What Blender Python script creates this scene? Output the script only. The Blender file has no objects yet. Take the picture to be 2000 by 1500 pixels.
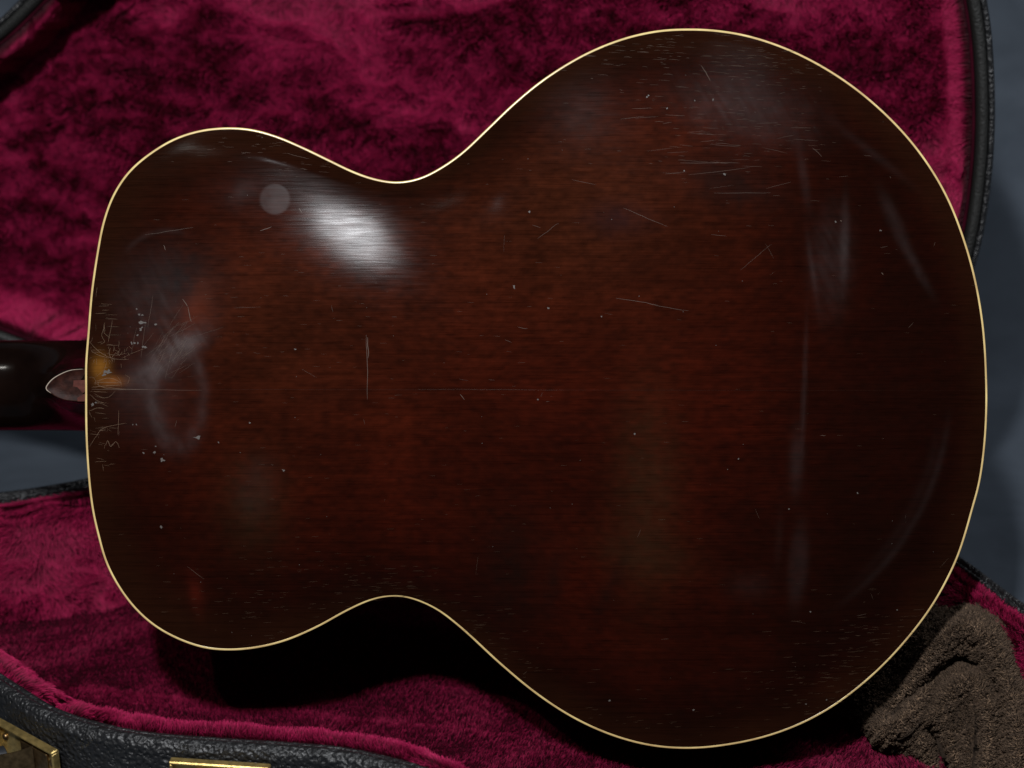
import bpy, math
import numpy as np

rng = np.random.RandomState(7)
S = 0.307e-3                      # metres per photo pixel on the guitar's back
PITCH = math.radians(25)
RT = np.array([1.0, 0, 0])
UP = np.array([0, math.sin(PITCH), math.cos(PITCH)])
NN = np.array([0, -math.cos(PITCH), math.sin(PITCH)])   # out of the guitar's back
CAM = NN * 1.2

# ------------------------------------------------------------------ camera, world, lamps
sc = bpy.context.scene
cd = bpy.data.cameras.new("camera")
cam = bpy.data.objects.new("camera", cd)
sc.collection.objects.link(cam)
sc.camera = cam
cam.location = CAM
cam.rotation_euler = (math.radians(90) - PITCH, 0, 0)
cd.sensor_width = 36
cd.lens = 36 * 1.2 / (2000 * S)
cd.clip_start = 0.02
cd.clip_end = 50
cd.dof.use_dof = True
cd.dof.focus_distance = 1.19
cd.dof.aperture_fstop = 6.3

world = bpy.data.worlds.new("World")
sc.world = world
world.use_nodes = True
world.node_tree.nodes['Background'].inputs[0].default_value = (0.75, 0.85, 1.0, 1)
world.node_tree.nodes['Background'].inputs[1].default_value = 0.012


def area(name, loc, target, sx, sy, power, color):
    l = bpy.data.lights.new(name, 'AREA')
    l.shape = 'RECTANGLE'
    l.size, l.size_y, l.energy, l.color = sx, sy, power, color
    o = bpy.data.objects.new(name, l)
    sc.collection.objects.link(o)
    from mathutils import Vector
    o.location = loc
    o.rotation_euler = (Vector(target) - Vector(loc)).to_track_quat('-Z', 'Y').to_euler()
    return o


area("ceiling_lamp", (-0.26, -1.20, 1.38), (-0.05, 0, 0), 0.07, 0.125, 28, (0.95, 0.97, 1.0))
area("second_ceiling_lamp", (0.45, -0.96, 1.45), (0.1, 0, 0), 0.22, 0.3, 1.5, (0.9, 0.93, 1.0))
area("backdrop_fill", (1.6, 0.15, 1.9), (1.0, 0.5, 0), 0.5, 0.5, 15, (0.92, 0.95, 1.0))  # added fill to brighten the right side of the backdrop
area("small_left_lamp", (-0.74, -1.0, 1.42), (-0.3, 0, 0), 0.045, 0.03, 3.0, (1.0, 0.96, 0.88))

sc.view_settings.view_transform = 'Standard'
sc.view_settings.look = 'None'
sc.view_settings.exposure = 0
sc.view_settings.gamma = 1
sc.cycles.use_denoising = True
sc.cycles.max_bounces = 6
sc.cycles.diffuse_bounces = 3
sc.cycles.sample_clamp_indirect = 4


# ------------------------------------------------------------------ numeric helpers
def catmull(pts, closed=True, per=12):
    P = np.array(pts, float)
    n = len(P)
    out = []
    m = n if closed else n - 1
    for i in range(m):
        if closed:
            p0, p1, p2, p3 = P[(i - 1) % n], P[i], P[(i + 1) % n], P[(i + 2) % n]
        else:
            p0, p1, p2, p3 = P[max(i - 1, 0)], P[i], P[i + 1], P[min(i + 2, n - 1)]
        # centripetal
        t1 = max(np.linalg.norm(p1 - p0), 1e-6) ** 0.5
        t2 = t1 + max(np.linalg.norm(p2 - p1), 1e-6) ** 0.5
        t3 = t2 + max(np.linalg.norm(p3 - p2), 1e-6) ** 0.5
        for k in range(per):
            t = t1 + (t2 - t1) * k / per
            A1 = (t1 - t) / t1 * p0 + t / t1 * p1
            A2 = (t2 - t) / (t2 - t1) * p1 + (t - t1) / (t2 - t1) * p2
            A3 = (t3 - t) / (t3 - t2) * p2 + (t - t2) / (t3 - t2) * p3
            B1 = (t2 - t) / t2 * A1 + t / t2 * A2
            B2 = (t3 - t) / (t3 - t1) * A2 + (t - t1) / (t3 - t1) * A3
            out.append((t2 - t) / (t2 - t1) * B1 + (t - t1) / (t2 - t1) * B2)
    if not closed:
        out.append(P[-1])
    return np.array(out)


def resample(P, n, closed=True):
    Q = np.vstack([P, P[:1]]) if closed else P
    d = np.r_[0, np.cumsum(np.linalg.norm(np.diff(Q, axis=0), axis=1))]
    t = np.linspace(0, d[-1], n + 1)[:-1] if closed else np.linspace(0, d[-1], n)
    return np.stack([np.interp(t, d, Q[:, k]) for k in range(Q.shape[1])], 1)


def smooth_closed(P, it):
    for _ in range(it):
        P = 0.5 * P + 0.25 * (np.roll(P, 1, 0) + np.roll(P, -1, 0))
    return P


def inward(P):
    """unit inward normals of a closed 2-D outline"""
    T = np.roll(P, -1, 0) - np.roll(P, 1, 0)
    T /= np.linalg.norm(T, axis=1)[:, None]
    area2 = np.sum(P[:, 0] * np.roll(P[:, 1], -1) - np.roll(P[:, 0], -1) * P[:, 1])
    N = np.stack([-T[:, 1], T[:, 0]], 1)
    return N if area2 > 0 else -N


def inside(P, x, y):
    r = np.zeros(x.shape, bool)
    n = len(P)
    for i in range(n):
        x0, y0 = P[i]
        x1, y1 = P[(i + 1) % n]
        if y0 == y1:
            continue
        c = ((y0 > y) != (y1 > y)) & (x < (x1 - x0) * (y - y0) / (y1 - y0) + x0)
        r ^= c
    return r


_lat = {}


def vn(x, y, seed):
    if seed not in _lat:
        _lat[seed] = np.random.RandomState(seed).rand(256, 256)
    L = _lat[seed]
    xi = np.floor(x).astype(int)
    yi = np.floor(y).astype(int)
    fx = x - xi
    fy = y - yi
    fx = fx * fx * (3 - 2 * fx)
    fy = fy * fy * (3 - 2 * fy)
    a = L[xi % 256, yi % 256]
    b = L[(xi + 1) % 256, yi % 256]
    c = L[xi % 256, (yi + 1) % 256]
    d = L[(xi + 1) % 256, (yi + 1) % 256]
    return (a * (1 - fx) + b * fx) * (1 - fy) + (c * (1 - fx) + d * fx) * fy


def fbm(x, y, seed, o=4):
    s = 0
    w = 0
    for k in range(o):
        s = s + vn(x * 2 ** k + 17.3 * k, y * 2 ** k + 5.1 * k, seed + k) * 0.5 ** k
        w += 0.5 ** k
    return s / w


def sst(a, b, x):
    t = np.clip((x - a) / (b - a), 0, 1)
    return t * t * (3 - 2 * t)


def G(px, py, h=0.0):
    """point of the guitar's own plane (photo pixels are its ruler), h metres out of the back"""
    px = np.asarray(px, float)
    py = np.asarray(py, float)
    h = np.asarray(h, float)
    return ((px - 1000) * S)[..., None] * RT + ((750 - py) * S)[..., None] * UP + h[..., None] * NN


def ray(px, py, origin, normal):
    """where the line of sight through a photo pixel meets a plane"""
    d = G(np.asarray(px, float), np.asarray(py, float)) - CAM
    t = ((np.asarray(origin) - CAM) @ normal) / (d @ normal)
    return CAM + d * t[..., None]


def project(P):
    r = P - CAM
    dep = -(r @ NN)
    return 1000 + (r @ RT) * 1.2 / dep / S, 750 - (r @ UP) * 1.2 / dep / S, dep


# ------------------------------------------------------------------ materials
def mat(name):
    m = bpy.data.materials.new(name)
    m.use_nodes = True
    nt = m.node_tree
    return m, nt, nt.nodes['Principled BSDF'], nt.links


def node(nt, t, **kw):
    n = nt.nodes.new(t)
    for k, v in kw.items():
        if k.startswith('i_'):
            key = k[2:]
            key = int(key) if key.isdigit() else key.replace('_', ' ')
            n.inputs[key].default_value = v
        else:
            setattr(n, k, v)
    return n


def ramp(nt, stops, src=None):
    r = nt.nodes.new('ShaderNodeValToRGB')
    el = r.color_ramp.elements
    while len(el) < len(stops):
        el.new(0.5)
    for e, (p, c) in zip(el, stops):
        e.position = p
        e.color = c if len(c) == 4 else (*c, 1)
    if src is not None:
        nt.links.new(src, r.inputs[0])
    return r


def wood_back():
    m, nt, b, L = mat("worn_mahogany_lacquer")
    at = node(nt, 'ShaderNodeAttribute', attribute_name='tint')
    hz = node(nt, 'ShaderNodeAttribute', attribute_name='haze_and_glare')
    co = node(nt, 'ShaderNodeTexCoord')
    rot = node(nt, 'ShaderNodeMapping')
    rot.inputs['Rotation'].default_value = (math.pi / 2 * 0 - (math.pi / 2 - PITCH), 0, 0)
    L.new(co.outputs['Object'], rot.inputs['Vector'])
    mp = node(nt, 'ShaderNodeMapping')
    mp.inputs['Scale'].default_value = (12, 820, 40)
    L.new(rot.outputs[0], mp.inputs['Vector'])
    g = node(nt, 'ShaderNodeTexNoise', i_Scale=1.0, i_Detail=5.0, i_Roughness=0.65, i_Distortion=0.3)
    L.new(mp.outputs[0], g.inputs['Vector'])
    mp2 = node(nt, 'ShaderNodeMapping')
    mp2.inputs['Scale'].default_value = (60, 1500, 100)
    L.new(rot.outputs[0], mp2.inputs['Vector'])
    g2 = node(nt, 'ShaderNodeTexNoise', i_Scale=1.0, i_Detail=3.0, i_Roughness=0.6)
    L.new(mp2.outputs[0], g2.inputs['Vector'])
    gr = ramp(nt, [(0.30, (0.76, 0.76, 0.76)), (0.5, (1.0, 1.0, 1.0)), (0.72, (1.16, 1.14, 1.12))], g.outputs[0])
    gr2 = ramp(nt, [(0.28, (0.6, 0.6, 0.6)), (0.42, (0.95, 0.95, 0.95)), (0.6, (1.0, 1.0, 1.0)), (0.78, (1.3, 1.25, 1.2))], g2.outputs[0])
    mul = node(nt, 'ShaderNodeMix', data_type='RGBA', blend_type='MULTIPLY')
    mul.inputs[0].default_value = 1
    L.new(at.outputs['Color'], mul.inputs[6])
    L.new(gr.outputs[0], mul.inputs[7])
    mul2 = node(nt, 'ShaderNodeMix', data_type='RGBA', blend_type='MULTIPLY')
    mul2.inputs[0].default_value = 1
    L.new(mul.outputs[2], mul2.inputs[6])
    L.new(gr2.outputs[0], mul2.inputs[7])
    # milky film of old polish, plus room reflections painted in
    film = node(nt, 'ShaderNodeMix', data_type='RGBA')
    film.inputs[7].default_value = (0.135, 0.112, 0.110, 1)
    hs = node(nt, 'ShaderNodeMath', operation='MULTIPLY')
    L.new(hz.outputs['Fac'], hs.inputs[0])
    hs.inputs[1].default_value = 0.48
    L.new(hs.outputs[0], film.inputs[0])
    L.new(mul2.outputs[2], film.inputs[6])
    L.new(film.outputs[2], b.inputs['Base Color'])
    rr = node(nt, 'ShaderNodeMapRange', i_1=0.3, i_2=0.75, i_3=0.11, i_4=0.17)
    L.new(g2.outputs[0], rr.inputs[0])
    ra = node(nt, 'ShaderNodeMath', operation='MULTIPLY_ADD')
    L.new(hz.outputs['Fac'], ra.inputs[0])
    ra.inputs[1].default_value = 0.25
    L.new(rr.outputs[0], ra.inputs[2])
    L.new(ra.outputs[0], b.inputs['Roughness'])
    gl = node(nt, 'ShaderNodeAttribute', attribute_name='gloss')
    gm = node(nt, 'ShaderNodeMath', operation='MULTIPLY')
    L.new(gl.outputs['Fac'], gm.inputs[0])
    gm.inputs[1].default_value = 0.021
    mp3 = node(nt, 'ShaderNodeMapping')
    mp3.inputs['Scale'].default_value = (30, 1500, 60)
    L.new(rot.outputs[0], mp3.inputs['Vector'])
    g3 = node(nt, 'ShaderNodeTexNoise', i_Scale=1.0, i_Detail=2.0, i_Roughness=0.5, i_Distortion=0.2)
    L.new(mp3.outputs[0], g3.inputs['Vector'])
    pr = node(nt, 'ShaderNodeMapRange', i_1=0.36, i_2=0.55, i_3=0.68, i_4=1.08)
    L.new(g3.outputs[0], pr.inputs[0])
    gm2 = node(nt, 'ShaderNodeMath', operation='MULTIPLY')
    L.new(gm.outputs[0], gm2.inputs[0])
    L.new(pr.outputs[0], gm2.inputs[1])
    L.new(gm2.outputs[0], b.inputs['Specular IOR Level'])
    b.inputs['Coat Weight'].default_value = 0.0
    b.inputs['Coat Roughness'].default_value = 0.36
    sm = node(nt, 'ShaderNodeMath', operation='ADD')
    L.new(g.outputs[0], sm.inputs[0])
    L.new(g2.outputs[0], sm.inputs[1])
    bp = node(nt, 'ShaderNodeBump', i_Strength=0.13, i_Distance=0.00007)
    L.new(sm.outputs[0], bp.inputs['Height'])
    L.new(bp.outputs[0], b.inputs['Normal'])
    return m


def plain(name, col, rough=0.5, spec=0.5, metal=0.0, coat=0.0, var=0.0, vscale=60, bump=0.0, bscale=800, sheen=0.0):
    m, nt, b, L = mat(name)
    b.inputs['Base Color'].default_value = (*col, 1)
    b.inputs['Roughness'].default_value = rough
    b.inputs['Specular IOR Level'].default_value = spec
    b.inputs['Metallic'].default_value = metal
    b.inputs['Coat Weight'].default_value = coat
    b.inputs['Coat Roughness'].default_value = 0.08
    b.inputs['Sheen Weight'].default_value = sheen
    co = node(nt, 'ShaderNodeTexCoord')
    if var:
        n = node(nt, 'ShaderNodeTexNoise', i_Scale=float(vscale), i_Detail=4.0)
        L.new(co.outputs['Object'], n.inputs['Vector'])
        lo = tuple(c * (1 - var) for c in col)
        hi = tuple(min(1, c * (1 + var)) for c in col)
        r = ramp(nt, [(0.3, lo), (0.7, hi)], n.outputs[0])
        L.new(r.outputs[0], b.inputs['Base Color'])
    if bump:
        n = node(nt, 'ShaderNodeTexNoise', i_Scale=float(bscale), i_Detail=3.0)
        L.new(co.outputs['Object'], n.inputs['Vector'])
        bp = node(nt, 'ShaderNodeBump', i_Strength=float(bump), i_Distance=0.0006)
        L.new(n.outputs[0], bp.inputs['Height'])
        L.new(bp.outputs[0], b.inputs['Normal'])
    return m


def leatherette():
    m, nt, b, L = mat("black_leatherette")
    b.inputs['Base Color'].default_value = (0.014, 0.014, 0.015, 1)
    b.inputs['Roughness'].default_value = 0.42
    b.inputs['Specular IOR Level'].default_value = 0.6
    co = node(nt, 'ShaderNodeTexCoord')
    v = node(nt, 'ShaderNodeTexVoronoi', feature='SMOOTH_F1', i_Scale=420.0)
    w = node(nt, 'ShaderNodeTexNoise', i_Scale=130.0, i_Detail=4.0, i_Roughness=0.65, i_Distortion=0.8)
    L.new(co.outputs['Object'], w.inputs['Vector'])
    wadd = node(nt, 'ShaderNodeVectorMath', operation='MULTIPLY_ADD')
    L.new(w.outputs['Color'], wadd.inputs[0])
    wadd.inputs[1].default_value = (0.004, 0.004, 0.004)
    L.new(co.outputs['Object'], wadd.inputs[2])
    L.new(wadd.outputs[0], v.inputs['Vector'])
    s = node(nt, 'ShaderNodeMath', operation='ADD')
    L.new(v.outputs['Distance'], s.inputs[0])
    L.new(w.outputs[0], s.inputs[1])
    bp = node(nt, 'ShaderNodeBump', i_Strength=1.0, i_Distance=0.0018)
    L.new(s.outputs[0], bp.inputs['Height'])
    L.new(bp.outputs[0], b.inputs['Normal'])
    return m


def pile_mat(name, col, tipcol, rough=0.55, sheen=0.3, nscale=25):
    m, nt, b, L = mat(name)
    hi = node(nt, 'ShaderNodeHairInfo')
    r = ramp(nt, [(0.0, tuple(q * 0.2 for q in col)), (0.45, col), (1.0, tipcol)], hi.outputs['Intercept'])  # fibre roots darkened in the colour, as shade deep in the pile
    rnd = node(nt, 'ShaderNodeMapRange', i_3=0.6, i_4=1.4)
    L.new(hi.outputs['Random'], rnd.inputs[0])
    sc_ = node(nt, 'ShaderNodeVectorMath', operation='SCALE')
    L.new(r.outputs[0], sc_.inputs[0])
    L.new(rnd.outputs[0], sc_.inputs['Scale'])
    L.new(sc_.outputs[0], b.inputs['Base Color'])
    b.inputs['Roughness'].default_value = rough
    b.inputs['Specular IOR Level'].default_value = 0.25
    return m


M = {}
M['wood'] = wood_back()
M['binding'] = plain("aged_cream_binding", (0.90, 0.61, 0.26), 0.22, 0.6, var=0.25, vscale=70)
M['neckwood'] = plain("dark_glossy_neck_lacquer", (0.006, 0.0028, 0.0020), 0.14, 0.16, coat=0.0, var=0.5, vscale=30)
M['side'] = plain("dark_lacquered_side", (0.030, 0.010, 0.005), 0.2, 0.5, var=0.4, vscale=20)
M['capwood'] = plain("bare_heel_wood", (0.030, 0.010, 0.007), 0.45, 0.08, var=0.5, vscale=260, bump=0.2)
M['chipwood'] = plain("pinkish_chipped_wood", (0.10, 0.030, 0.023), 0.6, 0.1, var=0.25, vscale=500)
M['capline'] = plain("worn_lacquer_edge", (0.55, 0.45, 0.36), 0.18, 0.6)
M['ebony'] = plain("black_fingerboard", (0.012, 0.010, 0.009), 0.4, 0.4)
M['scratch'] = plain("pale_scratch", (0.115, 0.078, 0.058), 0.5, 0.3)
M['pore'] = plain("glinting_grain_pore", (0.095, 0.058, 0.037), 0.5, 0.3)
M['chip'] = plain("grey_finish_chip", (0.12, 0.105, 0.095), 0.5, 0.3)
M['crack'] = plain("lacquer_craze_line", (0.26, 0.17, 0.11), 0.4, 0.4)
M['seam'] = plain("dark_centre_seam", (0.030, 0.011, 0.007), 0.5, 0.2)
M['tolex'] = leatherette()
M['moulding'] = plain("black_rim_moulding", (0.012, 0.012, 0.011), 0.5, 0.35, bump=1.0, bscale=700)
M['brass'] = plain("aged_brass", (0.62, 0.44, 0.16), 0.3, 0.5, metal=0.8, var=0.35, vscale=220, bump=0.15, bscale=600)
M['darkbrass'] = plain("tarnished_brass", (0.30, 0.19, 0.09), 0.4, 0.5, metal=1.0, var=0.4, vscale=300)
M['rubber'] = plain("black_handle_rubber", (0.02, 0.022, 0.026), 0.45, 0.4)
M['backing'] = plain("crimson_pile_backing", (0.03, 0.001, 0.006), 0.9, 0.1, var=0.4, vscale=60)
M['pile'] = pile_mat("crimson_plush_pile", (0.10, 0.002, 0.016), (0.54, 0.019, 0.108))
M['nap'] = pile_mat("short_crimson_nap", (0.12, 0.004, 0.025), (0.50, 0.017, 0.095))
M['boucle'] = pile_mat("brown_boucle_loops", (0.08, 0.052, 0.034), (0.56, 0.37, 0.235), 0.8)
M['clothbase'] = plain("brown_cloth_ground", (0.035, 0.024, 0.017), 0.9, 0.1)


def backdrop_mat():
    m, nt, b, L = mat("mottled_blue_grey_backdrop")
    co = node(nt, 'ShaderNodeTexCoord')
    n = node(nt, 'ShaderNodeTexNoise', i_Scale=8.0, i_Detail=6.0, i_Roughness=0.6, i_Distortion=0.4)
    L.new(co.outputs['Object'], n.inputs['Vector'])
    r = ramp(nt, [(0.3, (0.036, 0.047, 0.062)), (0.7, (0.080, 0.098, 0.124))], n.outputs[0])
    L.new(r.outputs[0], b.inputs['Base Color'])
    b.inputs['Roughness'].default_value = 0.9
    n2 = node(nt, 'ShaderNodeTexNoise', i_Scale=900.0, i_Detail=2.0)
    L.new(co.outputs['Object'], n2.inputs['Vector'])
    bp = node(nt, 'ShaderNodeBump', i_Strength=0.3, i_Distance=0.001)
    L.new(n2.outputs[0], bp.inputs['Height'])
    L.new(bp.outputs[0], b.inputs['Normal'])
    return m


M['backdrop'] = backdrop_mat()


# ------------------------------------------------------------------ object helpers
def mesh(name, V, F, m=None, parent=None, smooth=True, off=None, **props):
    me = bpy.data.meshes.new(name)
    V = np.asarray(V, float)
    if isinstance(F, np.ndarray):
        k = F.shape[1]
        me.vertices.add(len(V))
        me.vertices.foreach_set('co', V.ravel().astype(np.float32))
        me.loops.add(F.size)
        me.loops.foreach_set('vertex_index', F.ravel().astype(np.int32))
        me.polygons.add(len(F))
        me.polygons.foreach_set('loop_start', (np.arange(len(F)) * k).astype(np.int32))
        me.update(calc_edges=True)
    else:
        me.from_pydata(V.tolist(), [], F)
        me.update()
    if smooth:
        me.polygons.foreach_set('use_smooth', np.ones(len(me.polygons), bool))
    if m:
        me.materials.append(m)
    return link(name, me, parent, off, **props)


def link(name, data, parent=None, off=None, **props):
    o = bpy.data.objects.new(name, data)
    sc.collection.objects.link(o)
    if parent is not None:
        o.parent = parent
        # data are in world coordinates: cancel the thing's own location once
        o.location = tuple(-parent.location[k] for k in range(3)) if parent.parent is None and parent.type == 'EMPTY' else (0, 0, 0)
    for k, v in props.items():
        o[k] = v
    return o


def thing(name, loc, label, category, group=None):
    o = bpy.data.objects.new(name, None)
    o.empty_display_size = 0.05
    sc.collection.objects.link(o)
    o.location = loc
    o['label'] = label
    o['category'] = category
    if group:
        o['group'] = group
    return o


def grid_faces(nr, nc, wrap=True):
    i = np.arange(nr - 1)[:, None]
    j = np.arange(nc if wrap else nc - 1)[None, :]
    j2 = (j + 1) % nc
    return np.stack(np.broadcast_arrays(i * nc + j, i * nc + j2, (i + 1) * nc + j2, (i + 1) * nc + j), -1).reshape(-1, 4)


def fibres(name, roots, vecs, m, parent, radius, curl=None, **props):
    """roots (N,3); vecs (N,K,3) offsets of the later points"""
    N, K = vecs.shape[:2]
    cu = bpy.data.hair_curves.new(name)
    cu.add_curves([K + 1] * N)
    P = np.concatenate([roots[:, None, :], roots[:, None, :] + vecs], 1)
    cu.points.foreach_set('position', P.reshape(-1).astype(np.float32))
    rad = np.linspace(1.0, 0.45, K + 1)[None, :] * radius * np.ones((N, 1))
    at = cu.attributes.get('radius') or cu.attributes.new('radius', 'FLOAT', 'POINT')
    at.data.foreach_set('value', rad.reshape(-1).astype(np.float32))
    cu.materials.append(m)
    return link(name, cu, parent, kind='stuff', **props)


def sample(V, F, n, keep, r):
    """n random points of the faces whose centre passes keep(centre)"""
    T = np.vstack([F[:, [0, 1, 2]], F[:, [0, 2, 3]]])
    A, B, C = V[T[:, 0]], V[T[:, 1]], V[T[:, 2]]
    cr = np.cross(B - A, C - A)
    ar = np.linalg.norm(cr, axis=1) * 0.5
    w = ar * keep((A + B + C) / 3)
    c = np.cumsum(w)
    idx = np.searchsorted(c, r.rand(n) * c[-1])
    u = r.rand(n, 1)
    v = r.rand(n, 1)
    f = (u + v) > 1
    u = np.where(f, 1 - u, u)
    v = np.where(f, 1 - v, v)
    P = A[idx] + u * (B[idx] - A[idx]) + v * (C[idx] - A[idx])
    N = cr[idx] / np.maximum(2 * ar[idx][:, None], 1e-12)
    return P, N


def vertex_normals(V, F):
    n = np.cross(V[F[:, 2]] - V[F[:, 0]], V[F[:, 3]] - V[F[:, 1]])
    N = np.zeros_like(V)
    for k in range(4):
        np.add.at(N, F[:, k], n)
    return N / np.maximum(np.linalg.norm(N, axis=1)[:, None], 1e-12)


class MB:
    def __init__(s):
        s.V = []
        s.F = []

    def add(s, V, F):
        o = len(s.V)
        s.V += [tuple(v) for v in V]
        s.F += [tuple(i + o for i in f) for f in F]

    def box(s, c, ax, ay, az, hx, hy, hz, bev=0.0):
        c, ax, ay, az = map(np.array, (c, ax, ay, az))
        if bev:
            # box with chamfered edges
            V = []
            for sx in (-1, 1):
                for sy in (-1, 1):
                    for sz in (-1, 1):
                        for k in range(3):
                            e = [hx, hy, hz]
                            q = [e[i] - (bev if i != k else 0) for i in range(3)]
                            V.append(c + ax * sx * q[0] + ay * sy * q[1] + az * sz * q[2])
            V = np.array(V)
            import bmesh
            bm = bmesh.new()
            vs = [bm.verts.new(v) for v in V]
            r = bmesh.ops.convex_hull(bm, input=vs)
            bm.verts.index_update()
            s.add([v.co[:] for v in bm.verts], [[v.index for v in f.verts] for f in bm.faces])
            bm.free()
            return
        V = [c + ax * sx * hx + ay * sy * hy + az * sz * hz for sx in (-1, 1) for sy in (-1, 1) for sz in (-1, 1)]
        s.add(V, [(0, 1, 3, 2), (4, 6, 7, 5), (0, 4, 5, 1), (2, 3, 7, 6), (0, 2, 6, 4), (1, 5, 7, 3)])

    def tube(s, P, r, n=10, caps=True):
        P = np.array(P, float)
        R = np.broadcast_to(r, (len(P),))
        T = np.gradient(P, axis=0)
        T /= np.linalg.norm(T, axis=1)[:, None]
        up = np.array([0, 0, 1.0]) if abs(T[0][2]) < 0.9 else np.array([1.0, 0, 0])
        V = []
        for p, t, rr in zip(P, T, R):
            a = np.cross(t, up)
            a /= np.linalg.norm(a)
            b = np.cross(t, a)
            for k in range(n):
                th = 2 * math.pi * k / n
                V.append(p + rr * (a * math.cos(th) + b * math.sin(th)))
        F = [(i * n + k, i * n + (k + 1) % n, (i + 1) * n + (k + 1) % n, (i + 1) * n + k) for i in range(len(P) - 1) for k in range(n)]
        if caps:
            F.append(tuple(range(n))[::-1])
            F.append(tuple((len(P) - 1) * n + k for k in range(n)))
        s.add(V, F)

    def build(s, name, m, parent=None, smooth=False, **props):
        return mesh(name, s.V, s.F, m, parent, smooth, **props)


# ================================================================== THE SETTING
FLOOR = -0.262
prof = [(-1.9, FLOOR), (0.35, FLOOR)]
for k in range(1, 13):
    a = k / 12 * math.pi / 2
    prof.append((0.45 + 0.35 * math.sin(a), FLOOR + 0.35 * (1 - math.cos(a))))
prof += [(0.80, 0.6), (0.80, 1.4)]
prof = np.array(prof)
prof = resample(prof, 90, closed=False)
xs = np.linspace(-1.8, 1.8, 90)
BX, BI = np.meshgrid(xs, np.arange(len(prof)))
BY = prof[BI, 0]
BZ = prof[BI, 1]
cr = (fbm(BX * 3, (BY + BZ) * 3, 50) - 0.5) * 0.02
V = np.stack([BX, BY - cr * (BY > 0.6), BZ + np.abs(cr) * 0 - 0.0], -1).reshape(-1, 3)
mesh("backdrop", V, grid_faces(len(prof), len(xs), False), M['backdrop'], kind='structure')

# ================================================================== GUITAR
OUT = [(166, 757), (166, 712), (171, 648), (176.5, 578), (180, 550), (187.5, 500), (200, 435), (220, 380), (250, 335), (290, 300), (340, 270),
       (390, 254), (440, 248.5), (490, 251.5), (540, 265), (590, 286), (640, 310), (690, 334), (730, 348), (775, 355), (820, 347),
       (860, 327), (900, 299), (950, 252), (1000, 204), (1053, 160), (1107, 124), (1160, 96), (1224, 72), (1288, 58.5),
       (1341, 55.5), (1395, 57.6), (1459, 68), (1533, 92), (1608, 129), (1683, 180), (1757, 248), (1811, 315), (1853, 387),
       (1885, 469), (1907, 549), (1922, 640), (1928, 736), (1928.5, 800), (1923.5, 880), (1914, 945), (1899, 1000), (1890, 1033),
       (1873, 1085), (1850, 1135), (1820, 1187), (1783, 1237), (1740, 1286), (1687, 1336), (1627, 1381), (1567, 1414), (1500, 1439),
       (1423, 1456), (1348, 1463), (1273, 1458), (1199, 1439), (1124, 1406), (1049, 1358), (975, 1297), (900, 1228), (850, 1190),
       (800, 1169), (768, 1165), (728, 1172), (680, 1193), (624, 1224), (560, 1252), (504, 1266), (452, 1271), (400, 1267),
       (344, 1248), (296, 1220), (256, 1182), (224, 1136), (204, 1094), (190, 1044), (180, 1000), (173.5, 952), (169.5, 904),
       (167, 856), (166, 808)]
out = resample(catmull(OUT), 1200)
out = smooth_closed(out, 12)
nin = inward(out)


def inset(P, mm):
    return P + inward(P) * (mm * 1e-3 / S)


# membrane solved over the outline -> arch height
def solve():
    lev = None
    for st in (20, 10, 5):
        nx, ny = int(2000 / st) + 1, int(1520 / st) + 1
        X, Y = np.meshgrid(np.arange(nx) * st, np.arange(ny) * st)
        msk = inside(out[::4], X.astype(float), Y.astype(float))
        if lev is None:
            h = np.zeros(X.shape)
        else:
            h = np.zeros(X.shape)
            py, px_ = lev.shape
            yi = np.clip(np.arange(ny) / 2, 0, py - 1.001)
            xi = np.clip(np.arange(nx) / 2, 0, px_ - 1.001)
            y0 = yi.astype(int)
            x0 = xi.astype(int)
            fy = (yi - y0)[:, None]
            fx = (xi - x0)[None]
            h = (lev[y0][:, x0] * (1 - fy) * (1 - fx) + lev[y0 + 1][:, x0] * fy * (1 - fx)
                 + lev[y0][:, x0 + 1] * (1 - fy) * fx + lev[y0 + 1][:, x0 + 1] * fy * fx)
        f = (st / 1000.0) ** 2
        par = ((X // st + Y // st) % 2).astype(bool)
        om = 1.9
        for it in range(500 if st == 20 else 260):
            for c in (par, ~par):
                a = 0.25 * (np.roll(h, 1, 0) + np.roll(h, -1, 0) + np.roll(h, 1, 1) + np.roll(h, -1, 1) + f)
                h = np.where(c & msk, h + om * (a - h), h)
            h = np.where(msk, h, 0)
        lev = h
    # light blur
    for _ in range(3):
        h = 0.5 * h + 0.125 * (np.roll(h, 1, 0) + np.roll(h, -1, 0) + np.roll(h, 1, 1) + np.roll(h, -1, 1))
    return h / h.max()


MEM = solve()


def mem(px, py):
    x = np.clip(np.asarray(px, float) / 5, 1, MEM.shape[1] - 3)
    y = np.clip(np.asarray(py, float) / 5, 1, MEM.shape[0] - 3)
    xi = x.astype(int)
    yi = y.astype(int)
    fx = x - xi
    fy = y - yi

    def w(f):
        return [(-f ** 3 + 3 * f ** 2 - 3 * f + 1) / 6, (3 * f ** 3 - 6 * f ** 2 + 4) / 6,
                (-3 * f ** 3 + 3 * f ** 2 + 3 * f + 1) / 6, f ** 3 / 6]
    wx, wy = w(fx), w(fy)
    r = 0
    for a in range(4):
        for b_ in range(4):
            r = r + wy[a] * wx[b_] * MEM[yi + a - 1, xi + b_ - 1]
    return r


ARCH = 0.0185


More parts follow.
